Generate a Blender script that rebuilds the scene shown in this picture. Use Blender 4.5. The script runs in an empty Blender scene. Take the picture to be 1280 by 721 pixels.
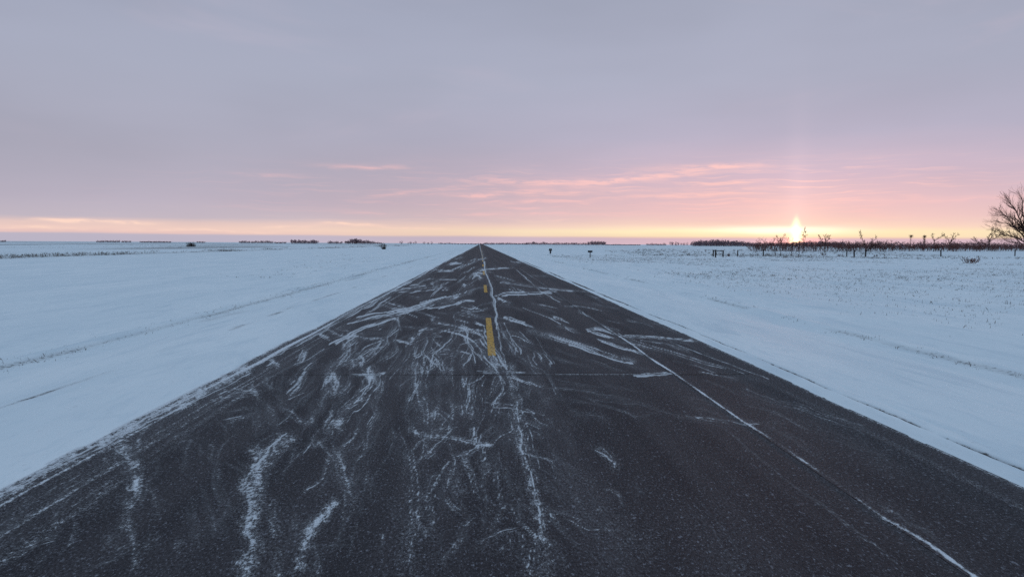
import bpy, math, random
import numpy as np
from mathutils import Matrix, Vector

scene = bpy.context.scene
COL = scene.collection
R = math.radians

# ------------------------------------------------------------------ camera
CAM_H = 2.4
YAW, PITCH, ROLL = R(2.417), R(3.47), R(0.315)
cam_data = bpy.data.cameras.new('camera')
cam = bpy.data.objects.new('camera', cam_data)
COL.objects.link(cam)
cam_data.sensor_width = 36.0
cam_data.lens = 26.0
cam_data.clip_start = 0.1
cam_data.clip_end = 60000.0
CM = Matrix.Rotation(-YAW, 4, 'Z') @ Matrix.Rotation(R(90) - PITCH, 4, 'X') @ Matrix.Rotation(ROLL, 4, 'Z')
cam.matrix_world = Matrix.Translation((0, 0, CAM_H)) @ CM
scene.camera = cam
M3 = np.array(CM.to_3x3())
FPX = 26.0 / 36.0 * 1280.0           # focal length, photograph pixels


def pix_dir(px, py):
    """Direction in the world of a pixel of the 1280 x 721 photograph."""
    v = np.array([(px - 640.0) / FPX, -(py - 360.5) / FPX, -1.0])
    v = M3 @ v
    return v / np.linalg.norm(v)


def pix_azel(px, py):
    d = pix_dir(px, py)
    return math.degrees(math.atan2(d[0], d[1])), math.degrees(math.asin(d[2]))


def on_plane(px, py, z=0.0):
    d = pix_dir(px, py)
    t = (z - CAM_H) / d[2]
    return d[0] * t, d[1] * t


def project(x, y, z):
    """World points (arrays) to photograph pixels."""
    P = np.stack([x, y, z - CAM_H], -1) @ M3
    w = np.maximum(-P[..., 2], 1e-3)
    return 640.0 + P[..., 0] / w * FPX, 360.5 - P[..., 1] / w * FPX


# ------------------------------------------------------------------ view
scene.view_settings.view_transform = 'Standard'
scene.view_settings.look = 'None'
scene.view_settings.exposure = 0.0
scene.view_settings.gamma = 1.0
scene.cycles.max_bounces = 5
scene.cycles.diffuse_bounces = 3
scene.cycles.use_denoising = False
scene.cycles.sample_clamp_indirect = 4.0


# ------------------------------------------------------------------ node helper
class E:
    """A socket with arithmetic, so that node trees read as formulas."""
    def __init__(self, nt, s):
        self.nt, self.s = nt, s

    def _m(self, op, *args, clamp=False):
        n = self.nt.nodes.new('ShaderNodeMath')
        n.operation = op
        n.use_clamp = clamp
        for i, a in enumerate(args):
            if isinstance(a, E):
                self.nt.links.new(a.s, n.inputs[i])
            else:
                n.inputs[i].default_value = a
        return E(self.nt, n.outputs[0])

    def __add__(self, o): return self._m('ADD', self, o)
    def __radd__(self, o): return self._m('ADD', o, self)
    def __sub__(self, o): return self._m('SUBTRACT', self, o)
    def __rsub__(self, o): return self._m('SUBTRACT', o, self)
    def __mul__(self, o): return self._m('MULTIPLY', self, o)
    def __rmul__(self, o): return self._m('MULTIPLY', o, self)
    def __truediv__(self, o): return self._m('DIVIDE', self, o)
    def __pow__(self, o): return self._m('POWER', self, o)
    def mul_add(self, a, b): return self._m('MULTIPLY_ADD', self, a, b)
    def exp(self): return self._m('EXPONENT', self)
    def max(self, o): return self._m('MAXIMUM', self, o)
    def min(self, o): return self._m('MINIMUM', self, o)
    def clamp(self): return self._m('ADD', self, 0.0, clamp=True)

    def smooth(self, a, b, lo=0.0, hi=1.0):
        n = self.nt.nodes.new('ShaderNodeMapRange')
        n.interpolation_type = 'SMOOTHSTEP'
        self.nt.links.new(self.s, n.inputs['Value'])
        n.inputs['From Min'].default_value = a
        n.inputs['From Max'].default_value = b
        n.inputs['To Min'].default_value = lo
        n.inputs['To Max'].default_value = hi
        return E(self.nt, n.outputs[0])


def xyz(nt, x, y, z=0.0):
    n = nt.nodes.new('ShaderNodeCombineXYZ')
    for i, a in enumerate((x, y, z)):
        if isinstance(a, E):
            nt.links.new(a.s, n.inputs[i])
        else:
            n.inputs[i].default_value = a
    return E(nt, n.outputs[0])


def sep(nt, v):
    n = nt.nodes.new('ShaderNodeSeparateXYZ')
    nt.links.new(v.s, n.inputs[0])
    return [E(nt, n.outputs[i]) for i in range(3)]


def noise(nt, vec, scale=1.0, detail=2.0, rough=0.5, dist=0.0):
    n = nt.nodes.new('ShaderNodeTexNoise')
    n.inputs['Scale'].default_value = scale
    n.inputs['Detail'].default_value = detail
    n.inputs['Roughness'].default_value = rough
    n.inputs['Distortion'].default_value = dist
    nt.links.new(vec.s, n.inputs['Vector'])
    return E(nt, n.outputs[0])


def mixc(nt, f, a, b, blend='MIX'):
    n = nt.nodes.new('ShaderNodeMix')
    n.data_type = 'RGBA'
    n.blend_type = blend
    for s, v in ((n.inputs[0], f), (n.inputs[6], a), (n.inputs[7], b)):
        if isinstance(v, E):
            nt.links.new(v.s, s)
        elif isinstance(v, (int, float)):
            s.default_value = v
        else:
            s.default_value = (*v, 1.0)
    return E(nt, n.outputs[2])


def lin(c):
    return tuple(((v / 255.0) / 12.92 if v <= 10 else ((v / 255.0 + 0.055) / 1.055) ** 2.4) for v in c)


# ------------------------------------------------------------------ sky
SUN_AZ, SUN_EL = pix_azel(995, 290)
world = bpy.data.worlds.new('World')
scene.world = world
world.use_nodes = True
nt = world.node_tree
nt.nodes.clear()
tc = nt.nodes.new('ShaderNodeTexCoord')
dirv = E(nt, tc.outputs['Generated'])
dx, dy, dz = sep(nt, dirv)
el0 = dz._m('ARCSINE', dz.max(-1.0).min(1.0)) * 57.29578
az = dx._m('ARCTAN2', dx, dy) * 57.29578

wob = noise(nt, xyz(nt, az * 0.10, el0 * 0.9), 1.0, 3.0, 0.55)
el = el0 + (wob - 0.5) * 0.30 * el0.smooth(0.0, 3.0, 0.5, 3.0)


def ramp(fac, stops):
    n = nt.nodes.new('ShaderNodeValToRGB')
    cr = n.color_ramp
    cr.interpolation = 'LINEAR'
    pos = [max(e, 0) / 90.0 for e, _ in stops]
    pos = [p ** 0.4 for p in pos]
    cr.elements[0].position = pos[0]
    cr.elements[0].color = (*lin(stops[0][1]), 1)
    cr.elements[1].position = pos[-1]
    cr.elements[1].color = (*lin(stops[-1][1]), 1)
    for p, (_, c) in list(zip(pos, stops))[1:-1]:
        e = cr.elements.new(p)
        e.color = (*lin(c), 1)
    nt.links.new(fac.s, n.inputs[0])
    return E(nt, n.outputs[0])


t = (el.max(0.0) / 90.0) ** 0.4
far_side = ramp(t, [(0.0, (186, 182, 200)), (0.50, (189, 182, 198)), (0.62, (230, 196, 193)), (0.95, (238, 204, 195)),
                    (1.35, (224, 197, 193)), (1.75, (192, 182, 194)), (3.0, (183, 176, 192)), (6.0, (174, 172, 189)),
                    (12.0, (167, 171, 190)), (18.0, (162, 168, 189)), (35.0, (160, 179, 203)), (90.0, (160, 187, 214))])
sun_side = ramp(t, [(0.0, (226, 192, 204)), (0.42, (216, 186, 198)), (0.52, (240, 205, 188)), (0.62, (254, 232, 190)), (0.98, (255, 236, 192)),
                    (1.35, (254, 220, 200)), (2.0, (247, 207, 202)), (3.0, (238, 199, 203)), (5.0, (211, 187, 203)),
                    (8.0, (184, 179, 200)), (12.0, (172, 175, 195)), (18.0, (166, 171, 191)), (35.0, (160, 179, 203)), (90.0, (160, 187, 214))])
da = (az - SUN_AZ) / 27.0
w_sun = ((da * da) * -1.0).exp()
col = mixc(nt, w_sun, far_side, sun_side)

# thin lit streaks of cloud: (photo x, photo y, half length px, half thickness px, tilt, strength)
STREAKS = [(460, 209.5, 48, 3.0, 0.0, .36), (335, 220, 30, 2.2, 0.0, .22), (690, 227, 110, 3.4, 0.0, .55),
           (800, 222, 75, 3.4, -0.10, .65), (900, 208.5, 55, 3.6, 0.02, .50), (860, 243, 90, 2.6, -0.06, .55),
           (905, 228, 50, 2.0, 0.0, .40), (940, 254, 60, 2.6, -0.04, .45), (700, 241, 130, 3.2, -0.02, .35),
           (530, 239, 60, 2.6, -0.12, .30), (720, 268, 120, 2.0, 0.0, .34), (1150, 250, 110, 3.0, 0.0, .25), (600, 244, 26, 2.2, 0.0, .5),
           (670, 254, 60, 1.8, -0.03, .4), (165, 278, 20, 1.8, 0.0, .75), (90, 277, 34, 1.8, 0.0, .7), (20, 284, 60, 1.5, 0.0, .5),
           (260, 287, 70, 1.6, 0.0, .5), (440, 282, 30, 1.9, 0.0, .8), (520, 285, 45, 1.6, 0.0, .6), (360, 283, 25, 1.5, 0.02, .5)]
wisp = noise(nt, xyz(nt, az * 0.55, el0 * 3.4), 1.0, 4.0, 0.6, 0.4)
streak = None
warp = (noise(nt, xyz(nt, az * 0.22, el0 * 0.5, 3.0), 1.0, 2.0) - 0.5) * 0.8
els = el0 + warp
DEG = math.degrees(1.0 / FPX)
for (sx, sy, hl, ht, tilt, k) in STREAKS:
    a0, e0 = pix_azel(sx, sy)
    u = (az - a0)
    v = (els - e0 + u * tilt) / (ht * DEG)
    u = u / (hl * DEG)
    g = ((u * u + v * v) * -1.0).exp() * (k * 1.25)
    streak = g if streak is None else streak + g
streak = streak * wisp.smooth(0.30, 0.62, 0.15, 1.5)
# loose wisps that fill the lower sky near the sun, drawn out along the horizon
loose = noise(nt, xyz(nt, az * 0.11, els * 1.55, 7.0), 1.0, 5.0, 0.62, 0.5).smooth(0.50, 0.72)
thin = noise(nt, xyz(nt, az * 0.20, els * 4.2, 17.0), 1.0, 4.0, 0.6, 0.3).smooth(0.52, 0.70)
loose = (loose * 0.85 + thin * 0.95) * el0.smooth(1.2, 2.2) * el0.smooth(3.5, 7.0, 1.0, 0.0) * w_sun * az.smooth(24.0, 40.0, 1.0, 0.35)
high = noise(nt, xyz(nt, az * 0.05, el0 * 0.16, 11.0), 1.0, 4.0, 0.6, 0.6).smooth(0.52, 0.75) * el0.smooth(5.0, 9.0) * el0.smooth(15.0, 26.0, 1.0, 0.0) * 0.30
pink = mixc(nt, w_sun, lin((238, 194, 198)), lin((252, 204, 202)))
pink = mixc(nt, el0.smooth(2.4, 1.4), pink, lin((253, 217, 200)))
col = mixc(nt, (streak + loose).clamp(), col, pink)
col = mixc(nt, high, col, lin((196, 184, 200)))
# slow grey variation of the cloud deck
deck = noise(nt, xyz(nt, az * 0.035, el0 * 0.12, 5.0), 1.0, 3.0, 0.5).smooth(0.3, 0.7, 0.95, 1.05)
n = nt.nodes.new('ShaderNodeVectorMath'); n.operation = 'SCALE'
nt.links.new(col.s, n.inputs[0]); nt.links.new(deck.s, n.inputs['Scale'])
col = E(nt, n.outputs[0])
# the glowing bank of clear sky either side of the sun, then the sun and its pillar
e_b = pix_azel(985, 288)[1]
vb = (el0 - e_b + (wob - 0.5) * 0.5) / 0.30
ub = (az - SUN_AZ + 1.1) / 4.2
bank = ((vb * vb + ub * ub) * -1.0).exp()
ub2 = (az - SUN_AZ + 6.0) / 10.5
bank2 = (((vb * vb) + (ub2 * ub2)) * -1.0).exp()
up = (az - SUN_AZ) / (el0 * -0.12 + 0.40).max(0.12)
pe = (el0 - pix_azel(995, 294)[1]) / 0.95
pillar = ((up * up + pe * pe * (pe * pe * 0.35 + 0.45)) * -1.0).exp()
ug = (az - SUN_AZ) / 2.6
vg = (el0 - 1.0) / 2.2
glow = ((ug * ug + vg * vg) * -1.0).exp()
uh = (az - SUN_AZ) / 0.8
vh = (el0 - 1.0) / 7.0
column = ((uh * uh + vh * vh) * -1.0).exp()


def addc(c, f, rgb):
    m = nt.nodes.new('ShaderNodeVectorMath'); m.operation = 'SCALE'
    m.inputs[0].default_value = rgb
    nt.links.new(f.s, m.inputs['Scale'])
    a = nt.nodes.new('ShaderNodeVectorMath'); a.operation = 'ADD'
    nt.links.new(c.s, a.inputs[0]); nt.links.new(m.outputs[0], a.inputs[1])
    return E(nt, a.outputs[0])


col = addc(col, bank, (0.24, 0.30, 0.34))
col = addc(col, bank2, (0.10, 0.12, 0.06))
col = addc(col, glow, (0.10, 0.075, 0.025))
col = addc(col, column, (0.06, 0.035, 0.03))
ul = (az - SUN_AZ) / 1.9
vl = el0 / 0.55
ember = ((ul * ul + vl * vl) * -1.0).exp()
col = addc(col, ember, (0.60, 0.06, 0.02))
col = addc(col, pillar, (2.2, 1.40, 0.52))

nish = nt.nodes.new('ShaderNodeTexSky')
nish.sky_type = 'NISHITA'
nish.sun_disc = False
nish.sun_elevation = R(SUN_EL)
nish.sun_rotation = R(SUN_AZ)
bg_clear = nt.nodes.new('ShaderNodeBackground')
bg_clear.inputs['Strength'].default_value = 0.10
nt.links.new(nish.outputs[0], bg_clear.inputs['Color'])
bg_cloud = nt.nodes.new('ShaderNodeBackground')
bg_cloud.inputs['Strength'].default_value = 1.0
nt.links.new(col.s, bg_cloud.inputs['Color'])
mx = nt.nodes.new('ShaderNodeMixShader')
mx.inputs[0].default_value = 0.97           # cloud cover
nt.links.new(bg_clear.outputs[0], mx.inputs[1])
nt.links.new(bg_cloud.outputs[0], mx.inputs[2])
wo = nt.nodes.new('ShaderNodeOutputWorld')
nt.links.new(mx.outputs[0], wo.inputs['Surface'])
world.cycles.sampling_method = 'MANUAL'
world.cycles.sample_map_resolution = 1024

# ------------------------------------------------------------------ sun, low behind thin cloud
sd = bpy.data.lights.new('sun', 'SUN')
sd.energy = 0.20
sd.angle = R(1.0)
sd.color = (1.0, 0.36, 0.17)
sun = bpy.data.objects.new('sun', sd)
COL.objects.link(sun)
sdir = Vector((math.sin(R(SUN_AZ)) * math.cos(R(SUN_EL)), math.cos(R(SUN_AZ)) * math.cos(R(SUN_EL)), math.sin(R(SUN_EL))))
sun.rotation_euler = sdir.to_track_quat('Z', 'Y').to_euler()
sun.location = sdir * 300


# ------------------------------------------------------------------ numpy noise, mesh helpers
def _hash(ix, iy, seed):
    h = (ix.astype(np.int64) * 374761393 + iy.astype(np.int64) * 668265263 + seed * 1442695041) & 0xFFFFFFFF
    h = ((h ^ (h >> 13)) * 1274126177) & 0xFFFFFFFF
    return ((h ^ (h >> 16)) & 0xFFFF) / 65535.0


def vnoise(x, y, seed=0):
    x, y = np.broadcast_arrays(np.asarray(x, float), np.asarray(y, float))
    ix, iy = np.floor(x), np.floor(y)
    fx, fy = x - ix, y - iy
    fx, fy = fx * fx * (3 - 2 * fx), fy * fy * (3 - 2 * fy)
    a, b = _hash(ix, iy, seed), _hash(ix + 1, iy, seed)
    c, d = _hash(ix, iy + 1, seed), _hash(ix + 1, iy + 1, seed)
    return (a * (1 - fx) + b * fx) * (1 - fy) + (c * (1 - fx) + d * fx) * fy


def fbm(x, y, seed=0, octaves=4):
    s, a, tot = 0.0, 1.0, 0.0
    for o in range(octaves):
        s = s + a * vnoise(np.asarray(x) * 2 ** o, np.asarray(y) * 2 ** o, seed + o * 17)
        tot += a
        a *= 0.5
    return s / tot


def sst(a, b, x):
    u = np.clip((x - a) / (b - a), 0, 1)
    return u * u * (3 - 2 * u)


def link(name, me, parent=None):
    o = bpy.data.objects.new(name, me)
    COL.objects.link(o)
    if parent is not None:
        o.parent = parent
    return o


def tag(o, label=None, cat=None, group=None, kind=None):
    for k, v in (('label', label), ('category', cat), ('group', group), ('kind', kind)):
        if v:
            o[k] = v
    return o


def empty(name, loc, rz=0.0):
    o = bpy.data.objects.new(name, None)
    COL.objects.link(o)
    o.location = loc
    o.rotation_euler = (0, 0, rz)
    o.empty_display_size = 0.2
    return o


def grid_mesh(name, xs, ys, zf, mat, attrs=None, smooth=True):
    """One sheet over the given x and y lines; zf gives heights."""
    X, Y = np.meshgrid(xs, ys)
    Z = zf(X, Y)
    nx, ny = len(xs), len(ys)
    co = np.stack([X, Y, Z], -1).reshape(-1, 3)
    i = np.arange((ny - 1) * (nx - 1))
    r, c = i // (nx - 1), i % (nx - 1)
    q = np.stack([r * nx + c, r * nx + c + 1, (r + 1) * nx + c + 1, (r + 1) * nx + c], -1)
    me = bpy.data.meshes.new(name)
    me.vertices.add(len(co)); me.vertices.foreach_set('co', co.ravel())
    me.loops.add(q.size); me.loops.foreach_set('vertex_index', q.ravel().astype(np.int32))
    me.polygons.add(len(q)); me.polygons.foreach_set('loop_start', (np.arange(len(q)) * 4).astype(np.int32))
    me.polygons.foreach_set('use_smooth', np.full(len(q), smooth))
    me.update(calc_edges=True)
    for an, f in (attrs or {}).items():
        at = me.attributes.new(an, 'FLOAT', 'POINT')
        at.data.foreach_set('value', f(X, Y).ravel().astype(np.float32))
    me.materials.append(mat)
    return me


class MB:
    """Collects tubes, boxes and blades; build() makes one mesh."""
    def __init__(self):
        self.v, self.f = [], []

    def tube(self, p0, p1, r0, r1, n=3, cap=False):
        p0, p1 = Vector(p0), Vector(p1)
        d = (p1 - p0)
        if d.length < 1e-6:
            return
        d.normalize()
        a = d.orthogonal().normalized()
        b = d.cross(a)
        k = len(self.v)
        for p, r in ((p0, r0), (p1, r1)):
            for i in range(n):
                g = 2 * math.pi * i / n
                self.v.append(p + a * (math.cos(g) * r) + b * (math.sin(g) * r))
        for i in range(n):
            j = (i + 1) % n
            self.f.append((k + i, k + j, k + n + j, k + n + i))
        if cap:
            self.f.append(tuple(k + i for i in reversed(range(n))))
            self.f.append(tuple(k + n + i for i in range(n)))

    def box(self, lo, hi):
        k = len(self.v)
        for z in (lo[2], hi[2]):
            self.v += [(lo[0], lo[1], z), (hi[0], lo[1], z), (hi[0], hi[1], z), (lo[0], hi[1], z)]
        for q in ((3, 2, 1, 0), (4, 5, 6, 7), (0, 1, 5, 4), (1, 2, 6, 5), (2, 3, 7, 6), (3, 0, 4, 7)):
            self.f.append(tuple(k + i for i in q))

    def tri(self, a, b, c):
        k = len(self.v)
        self.v += [a, b, c]
        self.f.append((k, k + 1, k + 2))

    def mesh(self, name, mat, smooth=False):
        me = bpy.data.meshes.new(name)
        me.from_pydata([tuple(p) for p in self.v], [], self.f)
        me.materials.append(mat)
        if smooth:
            me.polygons.foreach_set('use_smooth', [True] * len(me.polygons))
        me.update()
        return me

    def build(self, name, mat, parent=None, smooth=False):
        return link(name, self.mesh(name, mat, smooth), parent)


# ------------------------------------------------------------------ materials
def new_mat(name):
    m = bpy.data.materials.new(name)
    m.use_nodes = True
    nt = m.node_tree
    bsdf = nt.nodes['Principled BSDF']
    return m, nt, bsdf


def attr(nt, name):
    n = nt.nodes.new('ShaderNodeAttribute')
    n.attribute_name = name
    return E(nt, n.outputs['Fac'])


def obj_xyz(nt):
    n = nt.nodes.new('ShaderNodeTexCoord')
    v = E(nt, n.outputs['Object'])
    return v, sep(nt, v)


def bump(nt, bsdf, h, strength, dist):
    n = nt.nodes.new('ShaderNodeBump')
    n.inputs['Strength'].default_value = strength
    n.inputs['Distance'].default_value = dist
    nt.links.new(h.s, n.inputs['Height'])
    nt.links.new(n.outputs[0], bsdf.inputs['Normal'])


SNOW = (0.80, 0.86, 0.90)


def snow_material():
    m, nt, b = new_mat('wind_packed_snow')
    v, (x, y, z) = obj_xyz(nt)
    grit_shade = attr(nt, 'grit_shade')
    big = noise(nt, xyz(nt, x * 0.35, y * 0.09), 1.0, 4.0, 0.55)
    rip = noise(nt, xyz(nt, x * 3.2, y * 1.1), 1.0, 5.0, 0.62, 0.5)
    fine = noise(nt, xyz(nt, x * 24.0, y * 11.0), 1.0, 4.0, 0.65)
    crust = noise(nt, xyz(nt, x * 1.1, y * 0.16, 2.0), 1.0, 5.0, 0.62, 0.6)
    tone = mixc(nt, big.smooth(0.3, 0.7), (0.73, 0.825, 0.865), (0.82, 0.895, 0.92))
    tone = mixc(nt, crust.smooth(0.50, 0.70) * 0.85, tone, (0.645, 0.75, 0.805))
    ripple_shade = noise(nt, xyz(nt, x * 4.5, y * 0.9, 8.0), 1.0, 4.0, 0.6, 0.8)
    tone = mixc(nt, ripple_shade.smooth(0.50, 0.66) * 0.45, tone, (0.66, 0.765, 0.82))  # shading of fine wind ripples, put into the snow colour
    speck = noise(nt, xyz(nt, x * 6.0, y * 2.2, 5.0), 1.0, 5.0, 0.8).smooth(0.61, 0.71) * 0.45
    tone = mixc(nt, speck, tone, (0.40, 0.42, 0.46))
    tone = mixc(nt, grit_shade.smooth(0.02, 0.6) * 0.62, tone, (0.40, 0.42, 0.43))
    g1 = noise(nt, xyz(nt, x * 9.0, y * 5.0), 1.0, 5.0, 0.7)
    gm = (grit_shade + (g1 - 0.5) * 1.5 - 0.30).smooth(0.0, 0.35) * grit_shade.smooth(0.02, 0.2)
    c = mixc(nt, gm, tone, (0.10, 0.095, 0.09))
    nt.links.new(c.s, b.inputs['Base Color'])
    b.inputs['Roughness'].default_value = 0.75
    b.inputs['Specular IOR Level'].default_value = 0.06
    bump(nt, b, big * 1.6 + rip * 0.75 + fine * 0.22 + gm * -0.4, 0.8, 0.06)
    return m


def road_material(name, paint=None):
    """Asphalt with a dusting of blown snow; paint = (colour, wear)."""
    m, nt, b = new_mat(name)
    v, (x, y, z) = obj_xyz(nt)
    dens = attr(nt, 'snow')
    wisp = attr(nt, 'wisp')
    grain = noise(nt, xyz(nt, x, y * 0.5), 48.0, 4.0, 0.9)
    pit = noise(nt, xyz(nt, x, y * 0.6), 60.0, 3.0, 0.8)
    patch = noise(nt, xyz(nt, x * 0.55, y * 0.16), 1.0, 4.0, 0.6)
    lane = noise(nt, xyz(nt, x * 1.6, y * 0.02), 1.0, 3.0, 0.5)
    a = mixc(nt, patch.smooth(0.35, 0.65), (0.020, 0.020, 0.025), (0.043, 0.041, 0.046))
    a = mixc(nt, lane.smooth(0.40, 0.62) * 0.9, a, (0.054, 0.051, 0.056))
    a = mixc(nt, grain.smooth(0.49, 0.40), a, (0.008, 0.008, 0.011))
    a = mixc(nt, (grain * 0.7 + pit * 0.3).smooth(0.55, 0.63), a, (0.26, 0.27, 0.32))
    stone = noise(nt, xyz(nt, x, y * 0.45, 3.0), 24.0, 3.0, 0.7)
    a = mixc(nt, stone.smooth(0.60, 0.68) * 0.8, a, (0.22, 0.23, 0.26))
    if paint:
        wear = noise(nt, xyz(nt, x * 14.0, y * 5.0), 1.0, 6.0, 0.75)
        a = mixc(nt, (wear + (grain - 0.5) * 0.5 + (dens - 1.0) * paint[2]).smooth(paint[1] - 0.07, paint[1] + 0.07), a, paint[0])
    # the blown snow: how much lies where is an attribute of the sheet, here it breaks into crumbs, wisps and powder
    wis = (noise(nt, xyz(nt, x * 5.0, y * 2.6), 1.0, 5.0, 0.68, 0.8) - 0.5) * 2.0
    crumb = (noise(nt, xyz(nt, x, y * 0.5), 21.0, 5.0, 0.88) - 0.5) * 2.4
    streak = (noise(nt, xyz(nt, x * 13.0, y * 0.40), 1.0, 4.0, 0.6) - 0.5) * 2.0
    dust = noise(nt, xyz(nt, x * 1.1, y * 0.30), 1.0, 5.0, 0.65, 1.2).smooth(0.50, 0.78) * 0.28
    ridge = (noise(nt, xyz(nt, x * 1.3, y * 0.42, 4.0), 1.0, 4.0, 0.6, 1.6) - 0.5)._m('ABSOLUTE').smooth(0.030, 0.004)
    gate = noise(nt, xyz(nt, x * 0.35, y * 0.10, 9.0), 1.0, 3.0, 0.6).smooth(0.46, 0.60)
    d = dens + dust + ridge * gate * 0.42
    f = (d * 1.14 - 0.73 + crumb * 1.32 + wis * 0.34 + streak * 0.20 + (grain - 0.5) * 0.5).smooth(0.0, 0.42)
    f = f * d.smooth(0.04, 0.40) * 0.80
    veil = d.smooth(0.08, 0.9) * 0.26           # powder lying in the pores
    f = (f + veil * grain.smooth(0.47, 0.60)).clamp()
    f = f.max((wisp * 1.80 - 0.49 + crumb * 1.0).smooth(0.0, 0.58) * wisp.smooth(0.03, 0.32) * 0.66).max(wisp * 0.18).clamp()
    c = mixc(nt, f, a, SNOW)
    nt.links.new(c.s, b.inputs['Base Color'])
    b.inputs['Roughness'].default_value = 0.80
    b.inputs['Specular IOR Level'].default_value = 0.22
    bump(nt, b, grain * 0.6 + pit * 0.5 + f * 0.7, 0.8, 0.010)
    return m


def plain(name, c0, c1, scale, rough=0.9, stretch=1.0):
    m, nt, b = new_mat(name)
    v, (x, y, z) = obj_xyz(nt)
    n = noise(nt, xyz(nt, x, y, z * stretch), scale, 4.0, 0.65)
    c = mixc(nt, n.smooth(0.3, 0.7), c0, c1)
    nt.links.new(c.s, b.inputs['Base Color'])
    b.inputs['Roughness'].default_value = rough
    b.inputs['Specular IOR Level'].default_value = 0.15
    return m


def backlit(m, colour, share):
    """Thin frosted twigs let some of the light behind them through."""
    nt = m.node_tree
    t = nt.nodes.new('ShaderNodeBsdfTranslucent')
    t.inputs['Color'].default_value = (*colour, 1.0)
    mx = nt.nodes.new('ShaderNodeMixShader')
    mx.inputs[0].default_value = share
    nt.links.new(nt.nodes['Principled BSDF'].outputs[0], mx.inputs[1])
    nt.links.new(t.outputs[0], mx.inputs[2])
    nt.links.new(mx.outputs[0], nt.nodes['Material Output'].inputs['Surface'])


M_SNOW = snow_material()
M_ROAD = road_material('snow_dusted_asphalt')
M_YELLOW = road_material('worn_yellow_paint', ((0.58, 0.34, 0.07), 0.43, 0.0))
M_WHITE = road_material('worn_white_paint', ((0.50, 0.53, 0.56), 0.53, 0.55))
M_TAR = road_material('cracked_asphalt', ((0.008, 0.008, 0.010), 0.40, 0.0))
M_BARK = plain('dark_bark', (0.030, 0.022, 0.021), (0.065, 0.045, 0.040), 6.0)
M_TWIG = plain('bare_twigs', (0.040, 0.024, 0.024), (0.085, 0.050, 0.045), 3.0)
M_BRUSH = plain('brush_twigs', (0.085, 0.048, 0.048), (0.18, 0.11, 0.095), 2.0)
backlit(M_BRUSH, (0.50, 0.30, 0.26), 0.48)
backlit(M_TWIG, (0.40, 0.22, 0.20), 0.30)
M_FAR = plain('hazed_distant_twigs', (0.095, 0.080, 0.095), (0.160, 0.125, 0.140), 0.2)  # paler, bluish bark: distance haze put into the colour
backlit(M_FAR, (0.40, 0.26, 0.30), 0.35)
M_GRASS = plain('dead_grass', (0.050, 0.036, 0.027), (0.115, 0.082, 0.055), 1.5)
M_POST = plain('weathered_post', (0.018, 0.016, 0.018), (0.050, 0.044, 0.042), 12.0, 0.85, 0.2)
M_WIRE = plain('rusty_wire', (0.06, 0.05, 0.045), (0.10, 0.08, 0.07), 3.0, 0.6)
M_BOX = plain('dark_painted_metal', (0.015, 0.017, 0.022), (0.030, 0.032, 0.038), 8.0, 0.5)
M_GREYBOX = plain('grey_metal', (0.055, 0.06, 0.065), (0.085, 0.09, 0.095), 8.0, 0.55)

# ------------------------------------------------------------------ the land
XL, XR = -4.66, 5.45                     # where the snow starts either side
CX = on_plane(615, 445)[0]


def edge_l(y):
    return XL + 0.16 * (fbm(y * 0.22, 0.0, 3) - 0.5) + 0.07 * (fbm(y * 1.3, 0.0, 4) - 0.5)


def edge_r(y):
    return XR + 0.16 * (fbm(y * 0.10, 5.0, 5) - 0.5) + 0.05 * (fbm(y * 1.7, 0.0, 6) - 0.5)


DL = 6.3                                  # road edge to the crease at the foot of the bank
DR = 6.2


def bare_strip(y):
    """Where along the right shoulder a strip of gravel shows, how far out, and how wide."""
    g = np.zeros_like(y)
    for a, b in ((6.6, 9.1), (8.7, 11.9), (11.0, 15.8), (15.0, 20.0), (18.5, 26), (24, 38), (34, 50), (46, 66), (60, 110)):
        g = np.maximum(g, sst(a, a + 0.45 * (b - a), y) * (1 - sst(b - 0.45 * (b - a), b, y)))
    far = sst(16, 40, y)
    return g, 0.33 - 0.08 * far + 0.10 * (fbm(y * 0.5, 7.0, 42) - 0.5), 0.010 + 0.030 * fbm(y * 1.1, 3.0, 46) + 0.03 * far


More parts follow.
